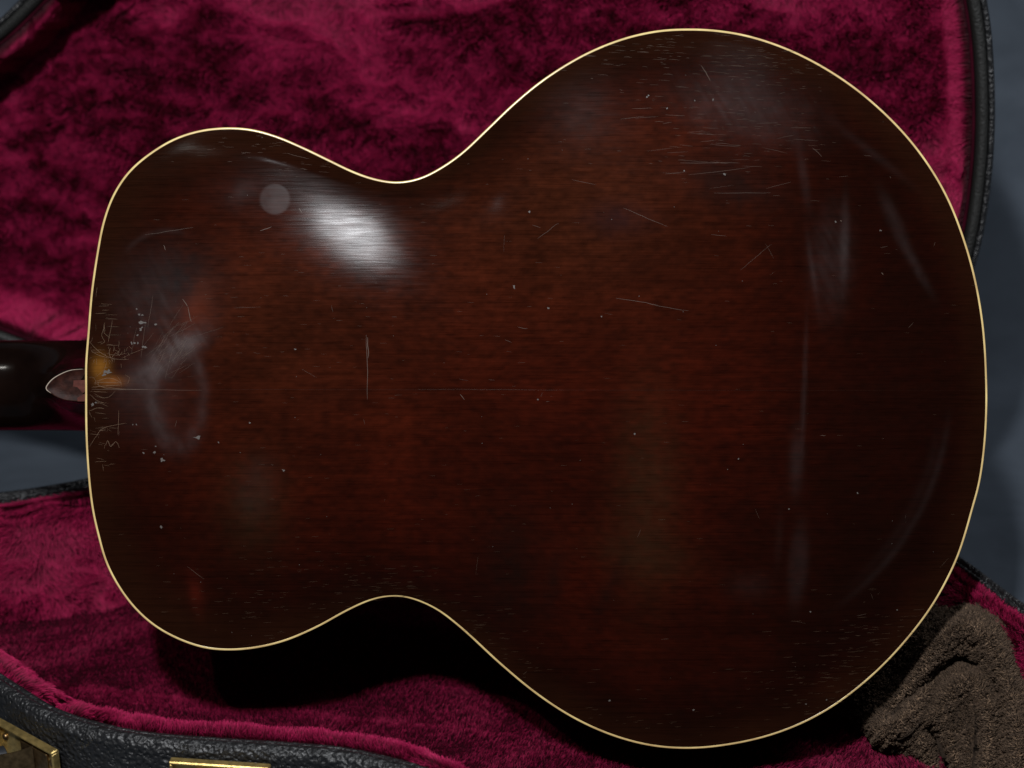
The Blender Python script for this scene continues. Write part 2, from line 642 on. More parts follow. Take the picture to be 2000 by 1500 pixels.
# shallow swellings and hollows in millimetres, fitted to shape the lamp's highlight
HIGHLIGHT_BUMPS = [(250, 180, -0.015), (250, 280, -0.035), (250, 380, -0.021), (350, 180, -0.046), (350, 280, -0.117), (350, 380, -0.112), (350, 480, -0.042),
         (350, 580, -0.028), (450, 80, 0.036), (450, 180, 0.328), (450, 280, 0.617), (450, 480, -0.252), (450, 580, -0.247), (450, 680, -0.106), (450, 780,
         -0.013), (550, 80, 0.112), (550, 180, 0.877), (550, 280, 1.331), (550, 380, -0.426), (550, 480, -0.283), (550, 580, -0.383), (550, 680, -0.366), (550,
         780, -0.058), (650, 80, 0.067), (650, 180, 0.556), (650, 280, 0.925), (650, 380, -0.639), (650, 480, -0.026), (650, 580, 0.227), (650, 680, -0.422),
         (650, 780, -0.107), (750, 80, 0.019), (750, 180, 0.29), (750, 280, 1.165), (750, 380, 0.08), (750, 480, -0.811), (750, 580, 0.369), (750, 680,
         -0.129), (750, 780, -0.08), (850, 180, -0.037), (850, 280, 0.352), (850, 380, 0.39), (850, 480, -0.807), (850, 580, -0.191), (850, 680, -0.037), (850,
         780, -0.031), (950, 80, 0.032), (950, 180, -0.201), (950, 280, 0.475), (950, 380, 2.965), (950, 480, 0.902), (950, 580, -0.489), (950, 680, -0.105),
         (950, 780, -0.012), (1050, 80, 0.152), (1050, 180, -0.066), (1050, 280, -0.322), (1050, 380, 1.065), (1050, 480, 0.253), (1050, 580, -0.425), (1050,
         680, -0.084), (1150, 80, 0.141), (1150, 180, 0.165), (1150, 280, -0.381), (1150, 380, -0.667), (1150, 480, -0.518), (1150, 580, -0.209), (1150, 680,
         -0.028), (1250, 280, -0.116), (1250, 380, -0.221), (1250, 480, -0.144), (1250, 580, -0.041), (1350, 80, -0.037), (1350, 180, -0.085), (1350, 280,
         -0.117), (1350, 380, -0.093), (1350, 480, -0.04), (1450, 180, -0.025), (1450, 280, -0.035), (1450, 380, -0.026)]


def height(px, py):
    px = np.asarray(px, float)
    py = np.asarray(py, float)
    t = mem(px, py)
    h = ARCH * (1 - (1 - np.clip(t, 0, 1)) ** 1.35) * (0.72 + 0.28 * sst(-0.02, 0.06, t))
    d = 0
    for a, b_, c_ in HIGHLIGHT_BUMPS:
        d = d + c_ * 1e-3 * np.exp(-((px - a) ** 2 + (py - b_) ** 2) / 16928.0)
    return h + d * sst(0, 0.12, t)


guitar = thing("archtop_guitar", tuple(G(1350, 1463, -0.085)),
               "dark reddish-brown archtop guitar with cream binding, its worn back up in the open case", "guitar")

CX, CY = 900.0, 757.0
inner = inset(out, 1.35)
NR = 200
rho = np.linspace(0.004, 1, NR) ** 0.85
PX = CX + (inner[None, :, 0] - CX) * rho[:, None]
PY = CY + (inner[None, :, 1] - CY) * rho[:, None]
H = height(PX, PY)
V = G(PX, PY, H).reshape(-1, 3)
F = grid_faces(NR, len(out))[:, ::-1]
ctr = G(CX, CY, height(np.array([CX]), np.array([CY]))[0]).reshape(1, 3)
# centre: collapse the first ring
V[:len(out)] = V[:len(out)].mean(0)
back = mesh("carved_back", V, F, M['wood'], guitar)

x, y = PX.ravel(), PY.ravel()
t = mem(x, y)
flame = 0.5 * fbm(x / 70, y / 260, 11, 4) + 0.5 * fbm(x / 150, y / 60, 14, 5)
blot = fbm(x / 160, y / 120, 21, 4)
fine = fbm(x / 16, y / 8, 31, 4)
streak = fbm(x / 200, y / 11, 61, 3)
lite = sst(0.02, 0.55, t)
# tones of the finish: warm areas, darker to the right and the bottom
warm = np.exp(-(((x - 1130) / 330) ** 2 + ((y - 400) / 230) ** 2)) + 0.8 * np.exp(-(((x - 520) / 330) ** 2 + ((y - 620) / 260) ** 2))
amt = (0.25 + 0.75 * lite) * (0.35 + 0.75 * flame) * (0.5 + 0.9 * blot) * (0.4 + 1.2 * fine) * (0.8 + 0.4 * streak)
amt *= 1 - 0.75 * sst(1250, 1700, x) * sst(0.0, 0.3, t)
amt *= 1 - 0.5 * sst(560, 1150, y)
amt = np.clip(amt * 0.95, 0, 1.3)
red = np.stack([0.092 + 0 * x, 0.0110 + 0.010 * np.clip(warm, 0, 1), 0.0045 + 0.004 * np.clip(warm, 0, 1)], 1)
dark = np.array([0.009, 0.0032, 0.0020])
edgeb = np.array([0.019, 0.0062, 0.0028])
col = dark * 0.7 + (red * 0.60 - dark * 0.7) * amt[:, None]
ef = (1 - sst(0.02, 0.22, t))[:, None] * 0.7
col = col * (1 - ef) + (edgeb * (0.5 + flame)[:, None]) * ef


def blob(cx, cy, rx, ry, ang=0.0, soft=1.0):
    a = math.radians(ang)
    dx, dy = x - cx, y - cy
    u = (dx * math.cos(a) + dy * math.sin(a)) / rx
    v = (-dx * math.sin(a) + dy * math.cos(a)) / ry
    return np.exp(-((u * u + v * v) ** soft))


# local colour marks
for (cx, cy, rx, ry, a, c, k) in [(198, 718, 17, 24, 0, (0.26, 0.105, 0.015), 0.75), (222, 745, 26, 10, 0, (0.26, 0.09, 0.02), 0.6),
                                  (385, 600, 26, 40, 10, (0.16, 0.03, 0.012), 0.5), (400, 565, 20, 26, 0, (0.14, 0.03, 0.012), 0.4),
                                  (384, 1155, 14, 40, -10, (0.08, 0.009, 0.005), 0.4),
                                  (350, 545, 90, 60, 0, (0.012, 0.010, 0.010), 0.7), (1260, 950, 60, 190, 0, (0.030, 0.017, 0.008), 0.4),
                                  (1255, 1080, 90, 40, 10, (0.028, 0.015, 0.007), 0.35), (500, 980, 60, 90, 0, (0.028, 0.018, 0.009), 0.35),
                                  (1410, 360, 110, 45, 15, (0.012, 0.008, 0.007), 0.5), (1200, 430, 60, 30, 0, (0.02, 0.009, 0.010), 0.5),
                                  (1000, 1110, 60, 110, 0, (0.008, 0.004, 0.003), 0.6), (1080, 1130, 18, 60, 10, (0.008, 0.004, 0.003), 0.6),
                                  (1190, 1140, 14, 70, 25, (0.008, 0.004, 0.003), 0.5)]:
    w = (blob(cx, cy, rx, ry, a) * k * (0.6 + 0.8 * fbm(x / 14, y / 14, 77, 3)))[:, None]
    w = np.clip(w, 0, 1)
    col = col * (1 - w) + np.array(c) * w
rgba = np.ones((len(x), 4), np.float32)
rgba[:, :3] = col
ca = back.data.attributes.new('tint', 'FLOAT_COLOR', 'POINT')
ca.data.foreach_set('color', rgba.ravel())

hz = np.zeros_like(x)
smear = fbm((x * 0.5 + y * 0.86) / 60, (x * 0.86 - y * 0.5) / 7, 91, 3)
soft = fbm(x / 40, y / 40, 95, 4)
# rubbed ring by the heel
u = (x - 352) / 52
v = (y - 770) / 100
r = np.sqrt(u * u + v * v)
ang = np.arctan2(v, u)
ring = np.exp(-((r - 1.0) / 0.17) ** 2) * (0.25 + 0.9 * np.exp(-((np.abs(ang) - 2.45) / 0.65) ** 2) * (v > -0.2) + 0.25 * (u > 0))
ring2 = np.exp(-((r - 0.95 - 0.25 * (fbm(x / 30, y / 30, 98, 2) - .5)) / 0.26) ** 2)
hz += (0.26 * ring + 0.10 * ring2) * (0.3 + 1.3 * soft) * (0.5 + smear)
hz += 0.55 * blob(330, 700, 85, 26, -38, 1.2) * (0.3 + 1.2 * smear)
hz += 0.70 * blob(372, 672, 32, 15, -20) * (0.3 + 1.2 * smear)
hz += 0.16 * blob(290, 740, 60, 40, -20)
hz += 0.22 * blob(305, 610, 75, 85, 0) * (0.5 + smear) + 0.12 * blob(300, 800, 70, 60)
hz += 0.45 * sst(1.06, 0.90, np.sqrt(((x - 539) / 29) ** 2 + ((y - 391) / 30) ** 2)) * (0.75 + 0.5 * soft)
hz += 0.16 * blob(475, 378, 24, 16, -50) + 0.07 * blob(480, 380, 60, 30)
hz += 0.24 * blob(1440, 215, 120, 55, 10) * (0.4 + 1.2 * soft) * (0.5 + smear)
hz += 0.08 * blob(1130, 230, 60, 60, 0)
hz += 0.14 * blob(1618, 515, 40, 100, 3, 1.5) * (0.4 + smear) + 0.22 * blob(1643, 480, 9, 80, 2, 1.3) + 0.16 * blob(1580, 530, 5, 60, -8)  # this and the streaks below: room reflections painted into the colour
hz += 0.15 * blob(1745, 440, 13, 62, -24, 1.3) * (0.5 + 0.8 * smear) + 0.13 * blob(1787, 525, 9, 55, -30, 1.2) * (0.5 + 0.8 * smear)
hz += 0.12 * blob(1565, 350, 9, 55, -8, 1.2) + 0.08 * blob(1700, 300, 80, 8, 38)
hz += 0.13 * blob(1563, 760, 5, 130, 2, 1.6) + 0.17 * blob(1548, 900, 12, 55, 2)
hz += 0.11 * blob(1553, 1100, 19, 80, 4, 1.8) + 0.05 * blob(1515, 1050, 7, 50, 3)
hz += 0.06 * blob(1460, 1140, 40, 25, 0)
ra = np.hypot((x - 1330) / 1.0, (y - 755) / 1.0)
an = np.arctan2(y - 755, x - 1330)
hz += 0.085 * np.exp(-((ra - 522) / 7) ** 2) * sst(0.05, 0.25, an) * sst(1.05, 0.7, an)  # arc along the rim: reflected room, painted in
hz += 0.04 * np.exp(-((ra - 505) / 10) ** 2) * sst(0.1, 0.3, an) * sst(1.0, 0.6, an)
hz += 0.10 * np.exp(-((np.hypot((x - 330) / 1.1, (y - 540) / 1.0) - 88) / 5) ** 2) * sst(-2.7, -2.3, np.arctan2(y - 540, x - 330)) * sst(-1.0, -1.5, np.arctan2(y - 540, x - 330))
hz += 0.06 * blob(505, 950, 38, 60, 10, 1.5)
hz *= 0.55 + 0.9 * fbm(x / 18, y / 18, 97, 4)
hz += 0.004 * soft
gloss = 1 + 0 * x      # lowered in patches to take out stray lamp highlights
for (cx, cy, rx, ry, a, k) in [(972, 388, 75, 62, 0, .98), (870, 402, 60, 22, -15, .85), (530, 316, 70, 20, 12, .85), (385, 300, 70, 30, 0, .6), (1130, 225, 80, 70, 0, .35)]:
    gloss *= 1 - k * blob(cx, cy, rx, ry, a, 1.5)
gloss *= 0.75 + 0.5 * fbm(x / 30, y / 12, 111, 3)
ga = back.data.attributes.new('gloss', 'FLOAT', 'POINT')
ga.data.foreach_set('value', gloss.astype(np.float32))
fa = back.data.attributes.new('haze_and_glare', 'FLOAT', 'POINT')
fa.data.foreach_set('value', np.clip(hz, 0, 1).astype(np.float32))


# binding: a moulded strip round the edge
def strip(name, P, prof, m, parent, **kw):
    """prof: (inset mm, height mm) going across"""
    rows = []
    for i_, h_ in prof:
        Q = inset(P, i_)
        rows.append(G(Q[:, 0], Q[:, 1], h_ * 1e-3))
    V = np.concatenate(rows)
    return mesh(name, V, grid_faces(len(prof), len(P)), m, parent, **kw)


strip("back_binding", out, [(0.55, -3.2), (0.0, -3.0), (0.0, -0.35), (0.12, -0.05), (0.3, 0.12), (1.15, 0.2), (1.35, 0.12), (1.4, -0.6)], M['binding'], guitar)
strip("front_binding", out, [(1.25, -84.4), (1.2, -85.1), (1.0, -85.2), (0.3, -85.1), (0.12, -85.0), (0.0, -84.6), (0.0, -82.2), (0.55, -82.0)], M['binding'], guitar)
strip("side", out, [(0.5, -3.2)] + [(0.5 - 0.25 * math.sin(k / 8 * math.pi), -3.2 - 78.8 * k / 8) for k in range(1, 9)], M['side'], guitar)
# front plate, simply arched the other way
rho2 = np.linspace(0.01, 1, 40)
PX2 = CX + (inner[None, ::4, 0] - CX) * rho2[:, None]
PY2 = CY + (inner[None, ::4, 1] - CY) * rho2[:, None]
V2 = G(PX2, PY2, -0.0849 - 0.8 * height(PX2, PY2)).reshape(-1, 3)
V2[:PX2.shape[1]] = V2[:PX2.shape[1]].mean(0)
mesh("front_plate", V2, grid_faces(40, PX2.shape[1]), M['side'], guitar)

# neck and heel, lofted along the string direction
gx0 = (158 - 1000) * S
ncy = 753.0
secs = []
NS = 90
for k in range(NS):
    s = k / (NS - 1)
    gx = gx0 + 0.006 - s * 0.52
    d = gx0 - gx
    hw = 0.0292 - 0.006 * sst(0.05, 0.42, d)
    q = np.clip((d - 0.016) / 0.042, 0, 1)
    base = -0.092
    top = -0.0032 - 0.0678 * (1 - (1 - q) ** 2.2) ** 1.15
    tipw = 0.0100 * math.sqrt(max(0.0, 1 - np.clip((d + 0.006) / 0.030, 0, 1) ** 2)) + 0.0004
    flat = 1 - sst(0.010, 0.050, d)
    rows = []
    nv = 64
    for j in range(nv + 1):
        uu = -math.cos(math.pi * j / nv)
        au = abs(uu)
        g_round = max(0.0, 1 - au ** 2.4) ** 0.5
        tr = tipw / hw
        g_heel = 1.0 if au <= tr else (1 - ((au - tr) / (1 - tr))) ** (1.0 + 0.5 * flat)
        gg = g_round * (1 - flat) + g_heel * flat
        rows.append((uu * hw, base + (top - base) * gg))
    secs.append([(gx, w_, z_) for w_, z_ in rows])
secs = np.array(secs)
V = secs[..., 0:1] * RT + (secs[..., 1:2] + (750 - ncy) * S) * UP + secs[..., 2:3] * NN
nk = mesh("neck", V.reshape(-1, 3), grid_faces(NS, nv + 1, False), M['neckwood'], guitar)

b = MB()
b.box(G(-520 + 0, ncy, -0.0955), RT, UP, NN, 0.21, 0.0225, 0.0034, 0.001)
b.box(G(60, ncy, -0.0955), RT, UP, NN, 0.04, 0.0285, 0.0030, 0.001)
b.build("fingerboard", M['ebony'], guitar)
b = MB()
hp = resample(catmull([(-1545, 690), (-1580, 655), (-1700, 640), (-1840, 615), (-1905, 650), (-1880, 753), (-1905, 856), (-1840, 891), (-1700, 866), (-1580, 851), (-1545, 816)], True, 8), 60)
Va = np.concatenate([G(hp[:, 0], hp[:, 1], -0.078), G(hp[:, 0], hp[:, 1], -0.094)])
n = len(hp)
Fh = [tuple(range(n)), tuple(range(2 * n - 1, n - 1, -1))] + [(i, n + i, n + (i + 1) % n, (i + 1) % n) for i in range(n)]
mesh("headstock", Va, Fh, M['neckwood'], guitar, smooth=False)

# heel cap: bare oval with worn edge
ov = catmull([(170, 720.5), (160, 720.5), (135, 723), (115, 731), (100, 740.5), (90.5, 751), (87.3, 758), (90, 763), (96, 767.5), (105, 774), (122, 781), (145, 784), (170, 784)], False, 8)
n = len(ov)
c = np.array([150.0, 752.0])
rings = []
for sc_i, h_ in ((1.02, -0.0042), (1.0, -0.0030), (0.985, -0.0026), (0.94, -0.0026), (0.90, -0.0029), (0.5, -0.0028), (0.02, -0.0028)):
    Q = c + (ov - c) * sc_i
    rings.append(G(Q[:, 0], Q[:, 1], h_ + 0 * Q[:, 0]))
V = np.concatenate(rings)
cap = mesh("heel_cap", V, grid_faces(len(rings), n, False)[:, ::-1], M['capwood'], guitar)
rim = np.array([c + (p - c) * 0.985 for p in ov])
m_ = MB()
Q = rim[4:56]
for (i0, i1) in ((8, 66),):
    Q = rim[i0:i1]
    m_.tube(G(Q[:, 0], Q[:, 1], -0.0024 + 0 * Q[:, 0]), 0.00028 * np.sin(np.linspace(0.15, math.pi - 0.15, len(Q))) + 0.00005, 6)
m_.build("worn_edge", M['capline'], cap, True)
for poly in ([(142, 743), (166, 742), (166, 764), (160, 768), (155, 762), (149, 756), (141, 755)], [(149, 777), (158, 772), (166, 768), (166, 784), (150, 784)]):
    P = np.array(poly, float)
    Va = np.concatenate([G(P[:, 0], P[:, 1], -0.00245 + 0 * P[:, 0]), G(P[:, 0], P[:, 1], -0.0030 + 0 * P[:, 0])])
    k = len(P)
    mesh("chipped_patch", Va, [tuple(range(k))[::-1]] + [(i, (i + 1) % k, k + (i + 1) % k, k + i) for i in range(k)], M['chipwood'], cap, False)


# fine marks lying in the lacquer: slivers that follow the arched surface
def slivers(name, lines, m, lift=0.00006):
    V, F = [], []
    for pts, wmm in lines:
        P = np.array(pts, float)
        if len(P) < 2:
            continue
        T = np.gradient(P, axis=0)
        T /= np.maximum(np.linalg.norm(T, axis=1)[:, None], 1e-9)
        Nn = np.stack([-T[:, 1], T[:, 0]], 1)
        k = len(P)
        tp = np.sin(np.linspace(0.25, math.pi - 0.25, k)) ** 0.6
        wpx = wmm * 1e-3 / S * 0.5 * tp[:, None]
        for s_ in (-1, 1):
            Q = P + Nn * wpx * s_
            V.append(G(Q[:, 0], Q[:, 1], height(Q[:, 0], Q[:, 1]) + lift))
        o = sum(len(v) for v in V) - 2 * k
        F += [(o + i, o + i + 1, o + k + i + 1, o + k + i) for i in range(k - 1)]
    return mesh(name, np.concatenate(V), F, m, guitar, kind='stuff')


def wig(p0, p1, n=6, a=1.0, r=rng):
    p0, p1 = np.array(p0, float), np.array(p1, float)
    t_ = np.linspace(0, 1, n)[:, None]
    P = p0 + (p1 - p0) * t_
    nrm = np.array([-(p1 - p0)[1], (p1 - p0)[0]])
    nrm /= max(np.linalg.norm(nrm), 1e-9)
    return P + nrm * (np.cumsum(r.randn(n))[:, None] * a * 0.5)


L = []
long_marks = [((587, 408), (592, 417), .4), ((511, 452), (533, 445), .25), ((636, 458), (662, 489), .18), ((1368, 130), (1384, 162), .22), ((718, 655), (720, 780), .22),
              ((722, 660), (722, 700), .3), ((560, 300), (605, 310), .12), ((1050, 470), (1090, 440), .12), ((1200, 585), (1280, 600), .16), ((1262, 595), (1340, 608), .14),
              ((1325, 322), (1440, 322), .14), ((1340, 345), (1460, 330), .1), ((1390, 380), (1500, 380), .12), ((1215, 410), (1300, 445), .13), ((1440, 530), (1500, 480), .1),
              ((360, 585), (372, 600), .3), ((372, 600), (377, 630), .3), ((302, 578), (290, 640), .12), ((288, 625), (276, 700), .12), ((270, 640), (262, 690), .1),
              ((285, 460), (380, 445), .12), ((322, 480), (325, 490), .3), ((180, 760), (300, 760), .25), ((230, 762), (400, 763), .12), ((820, 760), (1100, 762), .045),
              ((1582, 292), (1600, 310), .15), ((1002, 560), (1004, 566), .5), ((555, 915), (560, 918), .5), ((900, 770), (908, 780), .25), ((1011, 640), (1030, 642), .15),
              ((1715, 535), (1719, 538), .4), ((1635, 434), (1637, 436), .5), ((1595, 850), (1605, 849), .2)]
for p0, p1, w in long_marks:
    L.append((wig(p0, p1, 8, 1.0), w))
for _ in range(55):
    cx, cy = rng.uniform(230, 1850), rng.uniform(120, 1380)
    if mem(cx, cy) < 0.05:
        continue
    a = rng.choice([rng.normal(0, .3), rng.uniform(0, 3.14)])
    l = rng.exponential(14) + 4
    L.append((wig((cx, cy), (cx + l * math.cos(a), cy + l * math.sin(a)), 5, .4), rng.uniform(.05, .13)))
for _ in range(60):     # rubbed swirl by the heel
    cx, cy = rng.normal(325, 28), rng.normal(700, 26)
    a = rng.normal(-0.85, .25)
    l = rng.uniform(15, 70)
    L.append((wig((cx, cy), (cx + l * math.cos(a), cy + l * math.sin(a)), 6, .8), rng.uniform(.04, .09)))
for _ in range(36):     # upper lower-bout rub
    cx, cy = rng.normal(1400, 110), rng.normal(290, 70)
    if mem(cx, cy) < 0.05:
        continue
    a = rng.normal(0, .12)
    l = rng.uniform(8, 60)
    L.append((wig((cx, cy), (cx + l * math.cos(a), cy + l * math.sin(a)), 6, .5), rng.uniform(.05, .1)))
slivers("scratches", L, M['scratch'])

# open grain pores along the grain, painted pale as if catching light
L = []
zones = [(1330, 110, 150, 25, 190, .9), (1500, 140, 60, 25, 60, .8), (1420, 240, 110, 60, 150, .6), (480, 290, 80, 15, 50, .6), (610, 320, 60, 14, 40, .5),
         (1680, 1260, 70, 55, 170, .8), (1600, 1340, 80, 35, 110, .8), (500, 1190, 90, 35, 80, .6), (760, 1160, 70, 22, 90, .8), (920, 1220, 50, 25, 50, .6), (1000, 1300, 60, 30, 40, .5),
         (1260, 1410, 160, 25, 60, .5), (650, 1110, 90, 30, 60, .4), (700, 1000, 400, 200, 120, .3), (1100, 600, 500, 250, 220, .3), (520, 620, 120, 120, 80, .3)]
for cx, cy, sx, sy, n_, wt in zones:
    for _ in range(int(n_ * 0.7)):
        px_, py_ = rng.normal(cx, sx), rng.normal(cy, sy)
        if mem(px_, py_) < 0.012:
            continue
        l = rng.uniform(3, 16) * (0.6 + wt)
        sl = -0.0008 * (py_ - 750) * 0.12
        L.append((np.array([(px_, py_), (px_ + l / 2, py_ + rng.normal(0, .3)), (px_ + l, py_ + l * sl)]), rng.uniform(.05, .11) * (0.6 + .6 * wt)))
slivers("grain_pores", L, M['pore'])

# craze lines round the heel
L = []
crz = [[(176, 668), (185, 678), (205, 693), (225, 701), (255, 702)], [(178, 685), (190, 692), (215, 700)], [(185, 738), (200, 727), (208, 716), (209, 700)], [(190, 745), (215, 738), (240, 748)],
       [(185, 748), (210, 747), (240, 748)], [(180, 756), (205, 754), (238, 752)], [(190, 750), (205, 757), (225, 758), (250, 760)], [(176, 770), (190, 782), (205, 787)], [(185, 768), (200, 776), (215, 775), (228, 762)],
       [(174, 737), (182, 737), (188, 744), (186, 752)], [(174, 803), (190, 797), (205, 798)], [(174, 803), (180, 815)], [(176, 872), (190, 850), (200, 838), (225, 830), (250, 826)], [(210, 690), (230, 694), (250, 690)],
       [(240, 700), (262, 690), (290, 680)], [(222, 705), (215, 690), (218, 680)], [(222, 625), (218, 645), (213, 668)], [(206, 630), (205, 650), (217, 660)], [(235, 665), (234, 680)], [(235, 800), (233, 850)],
       [(208, 870), (212, 860), (218, 872), (228, 862), (236, 874)], [(232, 735), (238, 745), (240, 755)], [(247, 732), (256, 738), (252, 750)], [(190, 560), (188, 580)], [(205, 640), (200, 655), (206, 668), (198, 672)]]
for c_ in crz:
    P = catmull(c_, False, 4)
    L.append((P + rng.randn(*P.shape) * .25, rng.uniform(.07, .14)))
for _ in range(60):
    cy = rng.uniform(590, 910)
    cx = rng.uniform(174, 215)
    l = rng.uniform(5, 28)
    if rng.rand() < .65:
        L.append((wig((cx, cy), (cx + l, cy + rng.normal(0, 2)), 5, .3), rng.uniform(.04, .09)))
    else:
        L.append((wig((cx, cy), (cx + rng.normal(0, 2), cy + l * .6), 5, .3), rng.uniform(.04, .09)))
for _ in range(26):
    cy = rng.normal(690, 8)
    cx = rng.uniform(205, 255)
    L.append((wig((cx, cy), (cx + rng.normal(0, 4), cy + rng.uniform(4, 10)), 4, .5), .08))
slivers("craze_lines", L, M['crack'])
slivers("centre_seam", [(np.stack([np.linspace(180, 1920, 120), 760 + np.linspace(0, 3, 120)], 1), 0.05)], M['seam'], 0.00003)

# chips
V, F = [], []
spots = [(281, 630, 8, 4), (275, 615, 2.5, 2.5), (282, 616, 4, 2), (278, 645, 3, 4), (281, 640, 2, 2), (272, 655, 2, 2), (260, 670, 2, 4), (266, 671, 3, 3), (273, 670, 2, 3), (286, 678, 6, 3), (270, 604, 2, 2),
         (308, 634, 3, 2), (321, 898, 6, 4.5), (306, 883, 3, 3), (284, 884, 2.5, 2), (308, 871, 2, 2), (270, 829, 2, 2), (263, 829, 1.5, 1.5), (391, 854, 9, 4), (213, 727, 9, 6), (205, 732, 5, 3), (181, 790, 4, 4), (188, 786, 3, 2),
         (493, 825, 3, 2), (432, 863, 2, 2), (581, 683, 2.5, 2), (1004, 563, 3, 5), (559, 917, 3, 2), (1034, 418, 3, 2.5), (1390, 198, 1.5, 3.5), (1355, 200, 1.5, 2), (1265, 190, 2, 2), (1333, 338, 2, 1.5), (1411, 345, 3, 2.5),
         (1301, 215, 2, 2), (1262, 193, 2, 2), (1190, 1366, 3, 2), (1353, 1384, 2.5, 2), (1614, 1366, 2.5, 2), (1573, 1374, 2, 1.5), (1668, 961, 2, 2), (1534, 991, 2, 1.5), (1578, 1191, 2, 2), (318, 1028, 3, 3), (1750, 1190, 2, 2),
         (1070, 604, 2, 2), (1172, 620, 2, 2), (1050, 780, 2, 1.5), (1236, 846, 2, 2), (1436, 894, 2, 2), (1626, 436, 2.5, 2), (1714, 452, 3, 2)]
for _ in range(60):
    spots.append((rng.uniform(220, 1880), rng.uniform(100, 1420), rng.uniform(.5, 1.1), rng.uniform(.5, 1.0)))
for cx, cy, rx, ry in spots:
    if mem(cx, cy) < 0.012 and cx > 230:
        continue
    k = 13
    a = np.linspace(0, 2 * math.pi, k, endpoint=False)
    rr = rng.uniform(.35, 1.15, k)
    X = np.r_[cx, cx + rx * rr * np.cos(a)]
    Y = np.r_[cy, cy + ry * rr * np.sin(a)]
    o = len(V) * 14
    V.append(G(X, Y, height(X, Y) + 0.00008))
    F += [(o, o + 1 + (i + 1) % k, o + 1 + i) for i in range(k)]
mesh("finish_chips", np.concatenate(V), F, M['chip'], guitar, kind='stuff')

# ================================================================== CASE
case = thing("guitar_case", (0, 0.02, FLOOR), "open black leatherette guitar case with crimson plush lining and brass latches", "guitar case")
PSI = math.radians(8)
TAU = math.radians(12)
LO = np.array([0.0, 0.20, -0.14])
LA = np.array([math.cos(PSI), -math.sin(PSI), 0])
hb = np.array([math.sin(PSI), math.cos(PSI), 0])
LB = math.cos(TAU) * np.array([0, 0, 1.0]) + math.sin(TAU) * hb
LM = np.cross(LA, LB)          # out of the open lid, towards the guitar
if LM[1] > 0:
    LM = -LM

lid_px = [(-560, 170), (-250, 165), (-110, 112), (0, 33), (30, 3), (120, -80), (330, -175), (620, -190), (900, -215), (1150, -310), (1420, -365), (1680, -330), (1840, -210),
          (1910, -90), (1929, 0), (1938, 56), (1944, 149), (1945.5, 224), (1943, 299), (1936, 373), (1925, 448), (1907, 523), (1868, 625), (1790, 745), (1650, 850), (1400, 915), (1100, 900), (820, 850),
          (560, 850), (330, 820), (150, 745), (28, 692), (-10, 678), (-120, 640), (-250, 610), (-560, 600)]
Pl = ray([p[0] for p in lid_px], [p[1] for p in lid_px], LO, LM)
L2 = np.stack([(Pl - LO) @ LA, (Pl - LO) @ LB], 1)
L2 = smooth_closed(resample(catmull(L2), 500), 6)


def loft2(P, prof, place):
    """P outline in a plane, prof (inset, height) list"""
    Nn = inward(smooth_closed(P, 10))
    return np.concatenate([place(P + Nn * i_, h_) for i_, h_ in prof])


def on_lid(Q, h):
    h = np.asarray(h, float)
    h = h if h.ndim else np.full(len(Q), float(h))
    return LO + Q[:, :1] * LA + Q[:, 1:] * LB + h[:, None] * LM


lid_back = [(0.10, -0.075), (0.03, -0.075), (0.008, -0.073), (0.002, -0.066), (0.0, -0.055), (0.0, -0.006), (0.0006, -0.002), (0.002, 0.0), (0.0036, 0.0002), (0.0044, -0.0008), (0.0047, -0.004)]
V = loft2(L2, lid_back, on_lid)
Fl = [tuple(f) for f in grid_faces(len(lid_back), 500)]
Fl.append(tuple(range(500)))
lid = mesh("lid", V, Fl, M['tolex'], case)
V = loft2(L2, [(0.0047, -0.004), (0.0052, 0.0008), (0.0062, 0.0016), (0.0085, 0.0016), (0.0105, 0.0012), (0.0125, -0.0004), (0.0132, -0.006)], on_lid)
mesh("rim_band", V, grid_faces(7, 500), M['moulding'], lid)

# lining of the lid: side wall, fillet, quilted panel
wall = [(0.0132, -0.006), (0.0136, -0.001), (0.0155, -0.002), (0.0165, -0.012), (0.0172, -0.028), (0.0178, -0.045), (0.0195, -0.056), (0.0235, -0.0615), (0.030, -0.063)]
Nn = inward(smooth_closed(L2, 40))
rows = [on_lid(L2 + Nn * i_, h_) for i_, h_ in wall]
Q = L2 + Nn * 0.030
cen = np.array([0.02, 0.13])
for s in np.linspace(1, 0.01, 60)[1:]:
    R = cen + (Q - cen) * s
    wv = (fbm(R[:, 0] * 12 + 3, R[:, 1] * 24, 201, 3) - 0.5) * 0.024 + (fbm(R[:, 0] * 40 + 3, R[:, 1] * 60, 205, 2) - 0.5) * 0.004
    rows.append(on_lid(R, -0.063 + wv * sst(1.0, 0.93, s)))
VL = np.concatenate(rows)
FL = grid_faces(len(rows), 500)
mesh("lid_lining", VL, FL, M['backing'], lid)


def in_view(P, deep=60, mx=260):
    px_, py_, d_ = project(P)
    near = (px_ > -mx) & (px_ < 2000 + mx) & (py_ > -mx) & (py_ < 1500 + mx)
    fine_ = (px_ > -60) & (px_ < 2060) & (py_ > -60) & (py_ < 1560)
    hid = np.zeros(len(P), bool)
    core = inset(out, deep * S * 1000)[::6]
    hid = inside(core, px_, py_)
    return near * np.where(fine_, 1.0, 0.3) * np.where(hid, 0.04, 1.0)


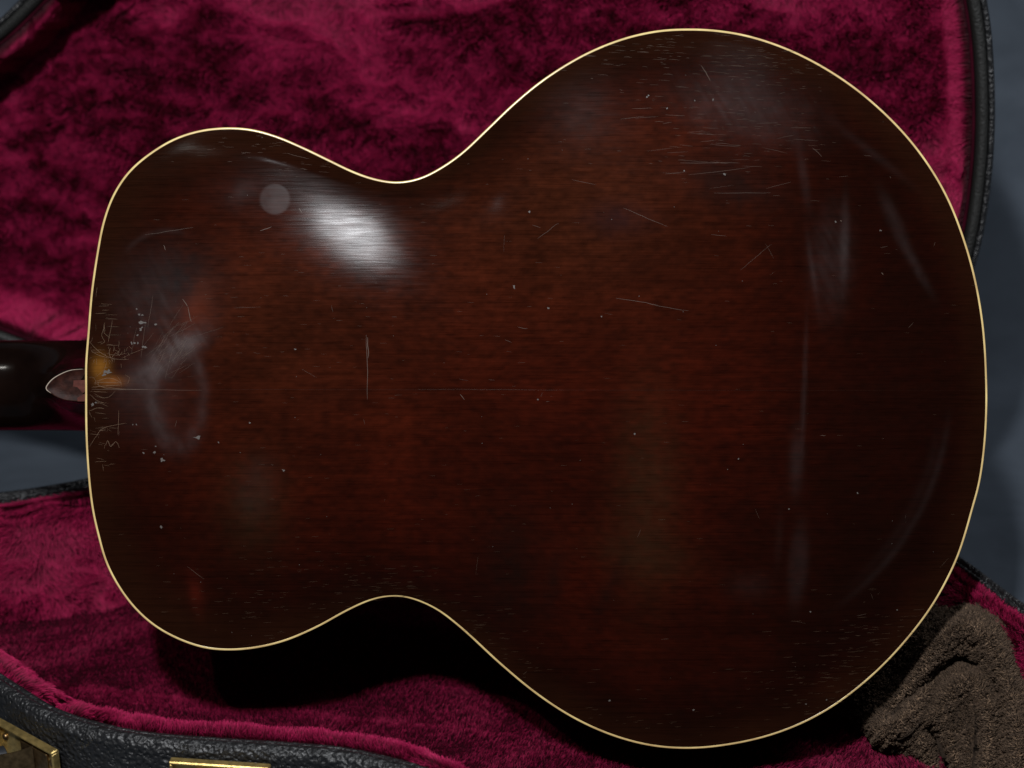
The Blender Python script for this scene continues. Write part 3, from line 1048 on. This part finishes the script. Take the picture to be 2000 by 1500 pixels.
def plush(name, V, F, n, length, radius, m, parent, seed, frame, K=3, lay=0.9, clump=0.22, flip=1, keep=in_view, sc1=5, sc2=80, **props):
    r = np.random.RandomState(seed)
    N_ = vertex_normals(V, F)
    P, Nf = sample(V, F, n, keep, r)
    Nf = Nf * flip
    A, B = frame
    a = P @ A
    b_ = P @ B
    # nap direction: broad sweeps broken up by locks
    th = (fbm(a * sc1 + 9, b_ * sc1 * 1.7 + 4, seed + 1, 3) - 0.5) * 13 + (fbm(a * 50, b_ * 80, seed + 7, 2) - .5) * 4
    mag = lay * np.clip((fbm(a * sc1 * 1.2 + 30, b_ * sc1 * 2.2 + 8, seed + 13, 3) - 0.33) * 5, 0, 1.9)
    T = np.cos(th)[:, None] * A + np.sin(th)[:, None] * B
    T = T - (T * Nf).sum(1)[:, None] * Nf
    T /= np.maximum(np.linalg.norm(T, axis=1)[:, None], 1e-6)
    U = np.cross(Nf, T)
    c1 = (fbm(a * sc2 * 2, b_ * sc2 * 2, seed + 21, 2) - .5) * 2
    c2 = (fbm(a * sc2 * 2 + 50, b_ * sc2 * 2 + 50, seed + 25, 2) - .5) * 2
    D = Nf + T * (mag + r.randn(n) * 0.15 + c1 * clump * 1.5)[:, None] + U * (r.randn(n) * 0.2 + c2 * clump * 1.5)[:, None]
    D /= np.linalg.norm(D, axis=1)[:, None]
    ln = length * (0.65 + 0.5 * fbm(a * sc2, b_ * sc2, seed + 31, 2) + 0.25 * r.rand(n))
    vec = []
    for k in range(1, K + 1):
        f = k / K
        bend = Nf * (1 - f) * 0.7 + D * (0.3 + 0.7 * f)
        bend /= np.linalg.norm(bend, axis=1)[:, None]
        vec.append(bend * (ln * f)[:, None])
    return fibres(name, P, np.stack(vec, 1), m, parent, radius, **props)


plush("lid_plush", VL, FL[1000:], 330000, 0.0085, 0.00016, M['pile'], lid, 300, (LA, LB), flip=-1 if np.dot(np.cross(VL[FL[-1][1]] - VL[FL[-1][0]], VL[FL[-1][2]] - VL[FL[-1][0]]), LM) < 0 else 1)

# ---- the lower shell
ZR = -0.15
FRONT = [tuple(q[:2]) for q in ray([850, 800, 680, 560, 448, 364, 280, 196, 112, 56, 0, -70], [1503, 1487, 1459, 1448, 1441, 1435, 1427, 1410, 1382, 1348, 1312, 1262], (0, 0, ZR), np.array([0, 0, 1.0]))]
tub = [(0.319, -0.017), (0.358, -0.075), (0.392, -0.15), (0.375, -0.245), (0.29, -0.315), (0.19, -0.342), (0.10, -0.335), (0.03, -0.29), (-0.012, -0.225), *FRONT, (-0.42, 0.0), (-0.62, 0.015), (-0.62, 0.125), (-0.45, 0.125), (-0.36, 0.132),
       (-0.315, 0.146), (-0.26, 0.172), (-0.18, 0.190), (-0.08, 0.183), (0.02, 0.180), (0.11, 0.182), (0.19, 0.160), (0.25, 0.107), (0.289, 0.045)]
T2 = smooth_closed(resample(catmull(tub), 600), 5)
NT = inward(smooth_closed(T2, 16))


def on_tub(Q, z):
    z = np.asarray(z, float)
    z = z if z.ndim else np.full(len(Q), float(z))
    return np.column_stack([Q, ZR + z])


shell = [(0.0, -0.012), (-0.0004, -0.001), (-0.0012, 0.0004), (-0.0042, 0.0006), (-0.0050, -0.0004), (-0.0056, -0.0002), (-0.0066, 0.0018), (-0.0095, 0.0030), (-0.0125, 0.0028), (-0.0150, 0.0012),
         (-0.0168, -0.0015), (-0.0174, -0.0042), (-0.0170, -0.0062), (-0.0172, -0.0080), (-0.0178, -0.012), (-0.0180, -0.03), (-0.0180, -0.085), (-0.016, -0.098), (-0.010, -0.104), (0.0, -0.1055), (0.06, -0.1055)]
# the rim is broad along the opening side and narrow along the hinge side
SHW = (0.40 + 0.40 * sst(-0.3, 0.4, NT[:, 1]))[:, None]
V = np.concatenate([on_tub(T2 + NT * i_ * (SHW if i_ < 0 else 1), h_) for i_, h_ in shell])
Fs = [tuple(f) for f in grid_faces(len(shell), 600)]
Fs.append(tuple((len(shell) - 1) * 600 + i for i in range(600)))
base = mesh("case_bottom", V, Fs, M['tolex'], case)

wall = [(0.0, -0.014), (0.0014, -0.0095), (0.0040, -0.0062), (0.008, -0.0055), (0.012, -0.0075), (0.0155, -0.012), (0.019, -0.022), (0.023, -0.040), (0.029, -0.060), (0.037, -0.075), (0.047, -0.084), (0.058, -0.087)]
rows = [on_tub(T2 + NT * i_, h_) for i_, h_ in wall]
NT2 = inward(smooth_closed(T2, 60))
Q = T2 + NT * 0.058
cen = np.array([0.02, -0.03])
for s in np.linspace(1, 0.01, 50)[1:]:
    R = cen + (Q - cen) * s
    wv = (fbm(R[:, 0] * 20 + 3, R[:, 1] * 20, 401, 3) - 0.5) * 0.006
    rows.append(on_tub(R, -0.087 + wv * sst(1.0, 0.9, s)))
VT = np.concatenate(rows)
FT = grid_faces(len(rows), 600)
mesh("bottom_lining", VT, FT, M['backing'], base)
fl = -1 if np.cross(VT[FT[-1][1]] - VT[FT[-1][0]], VT[FT[-1][2]] - VT[FT[-1][0]])[2] < 0 else 1


def walls(P):
    return in_view(P) * (P[:, 2] > ZR - 0.078)


def floor_(P):
    return in_view(P) * (P[:, 2] <= ZR - 0.078)


XA, YA = np.array([1.0, 0, 0]), np.array([0, 0.8, 0.6])
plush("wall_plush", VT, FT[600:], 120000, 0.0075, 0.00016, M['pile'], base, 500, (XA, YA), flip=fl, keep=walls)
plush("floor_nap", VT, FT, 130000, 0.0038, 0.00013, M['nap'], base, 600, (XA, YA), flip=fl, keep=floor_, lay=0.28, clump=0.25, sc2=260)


# ---- latches on the front wall
def wall_frame(px_want, z):
    Q = T2 - NT * 0.0145
    P = on_tub(Q, z)
    px_, py_, d_ = project(P)
    front = P[:, 1] < 0.0
    e = np.abs(px_ - px_want) + 1e4 * ~front
    i = int(np.argmin(e))
    o3 = np.array([-NT[i][0], -NT[i][1], 0])
    t3 = np.array([-o3[1], o3[0], 0])
    if t3[0] < 0:
        t3 = -t3
    return P[i], t3, o3


Z = np.array([0, 0, 1.0])


def latch(px_want, z, hl, open_lever):
    c, t3, o3 = wall_frame(px_want, z)
    c = c + o3 * 0.0016
    b = MB()
    b.box(c - Z * 0.017, t3, Z, o3, hl, 0.017, 0.0008, 0.0005)
    lt = b.build("latch", M['brass'], base)
    b = MB()
    b.box(c + Z * 0.0 + o3 * 0.0022, t3, Z, o3, hl, 0.0010, 0.0026, 0.0006)
    for s_ in (-1, 1):
        b.box(c + t3 * s_ * (hl - 0.0009) - Z * 0.018 + o3 * 0.0022, t3, Z, o3, 0.0009, 0.017, 0.0022, 0.0005)
    b.build("flange", M['brass'], lt)
    b = MB()
    b.box(c + t3 * 0.006 - Z * 0.016 + o3 * 0.0016, t3, Z, o3, hl * 0.45, 0.011, 0.0008, 0.0005)
    b.build("catch_plate", M['darkbrass'], lt)
    for s_ in (-1, 1):
        b = MB()
        q = c + t3 * s_ * hl * 0.8 - Z * 0.010
        b.tube([q, q + o3 * 0.0018, q + o3 * 0.0026], [0.0024, 0.0022, 0.0008], 12)
        b.build("rivet", M['darkbrass'], lt, True)
    b = MB()
    if open_lever:
        pts = [c + t3 * 0.006 - Z * 0.004 + o3 * 0.003, c + t3 * 0.0 - Z * 0.006 + o3 * 0.012, c - t3 * 0.010 - Z * 0.009 + o3 * 0.019, c - t3 * 0.019 - Z * 0.013 + o3 * 0.022, c - t3 * 0.022 - Z * 0.02 + o3 * 0.022]
        P = catmull(pts, False, 6)
        V = []
        for p in P:
            for zz in (0, -0.016):
                for oo in (0, -0.0011):
                    V.append(p + Z * zz + o3 * oo)
        Fb = []
        for i in range(len(P) - 1):
            a = 4 * i
            Fb += [(a, a + 1, a + 5, a + 4), (a + 2, a + 6, a + 7, a + 3), (a, a + 4, a + 6, a + 2), (a + 1, a + 3, a + 7, a + 5)]
        b.add(V, Fb)
    else:
        b.box(c - t3 * 0.002 - Z * 0.020 + o3 * 0.006, t3, Z, o3, hl * 0.5, 0.012, 0.0012, 0.0006)
    b.build("lever", M['darkbrass'], lt)
    return c, t3, o3


latch(430, -0.0050, 0.0285, False)
c, t3, o3 = latch(60, -0.0135, 0.026, True)
b = MB()
hc = c - t3 * 0.035 - Z * 0.016 + o3 * 0.012
P = catmull([hc + t3 * 0.022 - o3 * 0.004, hc + t3 * 0.018 + o3 * 0.003, hc + o3 * 0.010, hc - t3 * 0.05 + o3 * 0.012, hc - t3 * 0.085 + o3 * 0.006, hc - t3 * 0.09 - o3 * 0.008], False, 6)
b.tube(P, 0.0062, 14)
b.build("carry_handle", M['rubber'], base, True)

# ================================================================== BROWN CLOTH
cloth = thing("folded_cloth", (0.27, -0.04, -0.236), "brown boucle towel bunched in the case beside the guitar's lower edge", "towel")
poly = catmull([(1560, 1330), (1640, 1395), (1690, 1432), (1705, 1452), (1745, 1470), (1790, 1487), (1815, 1530), (1850, 1620), (2010, 1650), (2160, 1620), (2140, 1480), (2060, 1370), (2003, 1310), (1982, 1262),
                (1955, 1208), (1925, 1188), (1890, 1182), (1855, 1190), (1800, 1185), (1700, 1230), (1600, 1290)], True, 10)
gx = np.arange(1540, 2180, 3.0)
gy = np.arange(1160, 1670, 3.0)
CXX, CYY = np.meshgrid(gx, gy)
ins = inside(poly, CXX, CYY)
# distance to the outline
fx, fy = CXX.ravel(), CYY.ravel()
dist = np.full(fx.shape, 1e9)
for i in range(0, len(poly)):
    dist = np.minimum(dist, np.hypot(fx - poly[i][0], fy - poly[i][1]))
dist = dist.reshape(CXX.shape)


def seg_field(line, width, hgt):
    P = catmull(line, False, 10)
    d = np.full(fx.shape, 1e9)
    for p in P:
        d = np.minimum(d, np.hypot(fx - p[0], fy - p[1]))
    return hgt * np.exp(-(d / width) ** 2).reshape(CXX.shape)


Hc = 0.030 * (1 - np.exp(-dist / 26)) + 0.004 * (fbm(CXX / 60, CYY / 60, 701, 3) - .5)
Hc += seg_field([(1975, 1560), (1985, 1430), (1965, 1320), (1930, 1245), (1880, 1220), (1835, 1250), (1805, 1310), (1775, 1380), (1730, 1430)], 30, 0.020)
Hc += seg_field([(1925, 1560), (1935, 1450), (1925, 1370), (1900, 1330), (1860, 1345), (1830, 1390), (1810, 1440)], 20, 0.013)
Hc += seg_field([(2080, 1600), (2070, 1480), (2030, 1400)], 26, 0.012)
Hc -= seg_field([(1745, 1395), (1785, 1352), (1830, 1312), (1875, 1290), (1905, 1300)], 10, 0.022)
Hc -= seg_field([(1945, 1340), (1952, 1400), (1945, 1480), (1940, 1560)], 12, 0.014)
Hc -= seg_field([(1815, 1430), (1835, 1465), (1850, 1510), (1855, 1560)], 16, 0.026)
Hc -= seg_field([(1870, 1440), (1880, 1500), (1890, 1560)], 9, 0.010)
low = sst(1300, 1560, CYY) * 0.035 + 0.030 * sst(1890, 2030, CXX) + 0.012 * sst(1820, 1900, CXX)
HB = -0.088 + low
depth_h = HB + Hc
P3 = G(CXX, CYY, 0 * CXX)
# push outwards along the line of sight of a viewer standing before it, keeping true depth
P3 = CAM + (P3 - CAM) * ((1.2 - depth_h) / 1.2)[..., None]
keepv = ins & (dist > 1)
idx = -np.ones(CXX.shape, int)
idx[keepv] = np.arange(keepv.sum())
Vc = P3[keepv]
a, b_, c_, d_ = idx[:-1, :-1], idx[:-1, 1:], idx[1:, 1:], idx[1:, :-1]
ok = (a >= 0) & (b_ >= 0) & (c_ >= 0) & (d_ >= 0)
Fc = np.stack([a[ok], d_[ok], c_[ok], b_[ok]], 1)
sheet = mesh("towel_sheet", Vc, Fc, M['clothbase'], cloth)
so = sheet.modifiers.new("thickness", 'SOLIDIFY')
so.thickness = 0.012
so.offset = -1


def cl_keep(P):
    px_, py_, d = project(P)
    return ((px_ < 2120) & (py_ < 1580) & ~inside(inset(out, 9)[::6], px_, py_)).astype(float)


r = np.random.RandomState(9)
nL = 52000
Pc, Nc = sample(Vc, Fc, nL, cl_keep, r)
s_ = np.sign((Nc * (CAM - Pc)).sum(1))[:, None]
Nc = Nc * s_
t1 = np.cross(Nc, r.randn(nL, 3))
t1 /= np.linalg.norm(t1, axis=1)[:, None]
vec = []
rad = (0.0007 + 0.0005 * r.rand(nL))[:, None]
nub = vn(Pc[:, 0] * 620, (Pc[:, 2] + Pc[:, 1]) * 620, 801)
lift = (0.0003 + 0.0026 * nub)[:, None]
for k in range(1, 6):
    a_ = k / 5 * math.pi * 1.15
    vec.append(Nc * np.sin(a_) * lift * 1.3 + t1 * (1 - math.cos(a_)) * rad * 0.7)
fibres("boucle_loops", Pc, np.stack(vec, 1), M['boucle'], cloth, 0.00028)
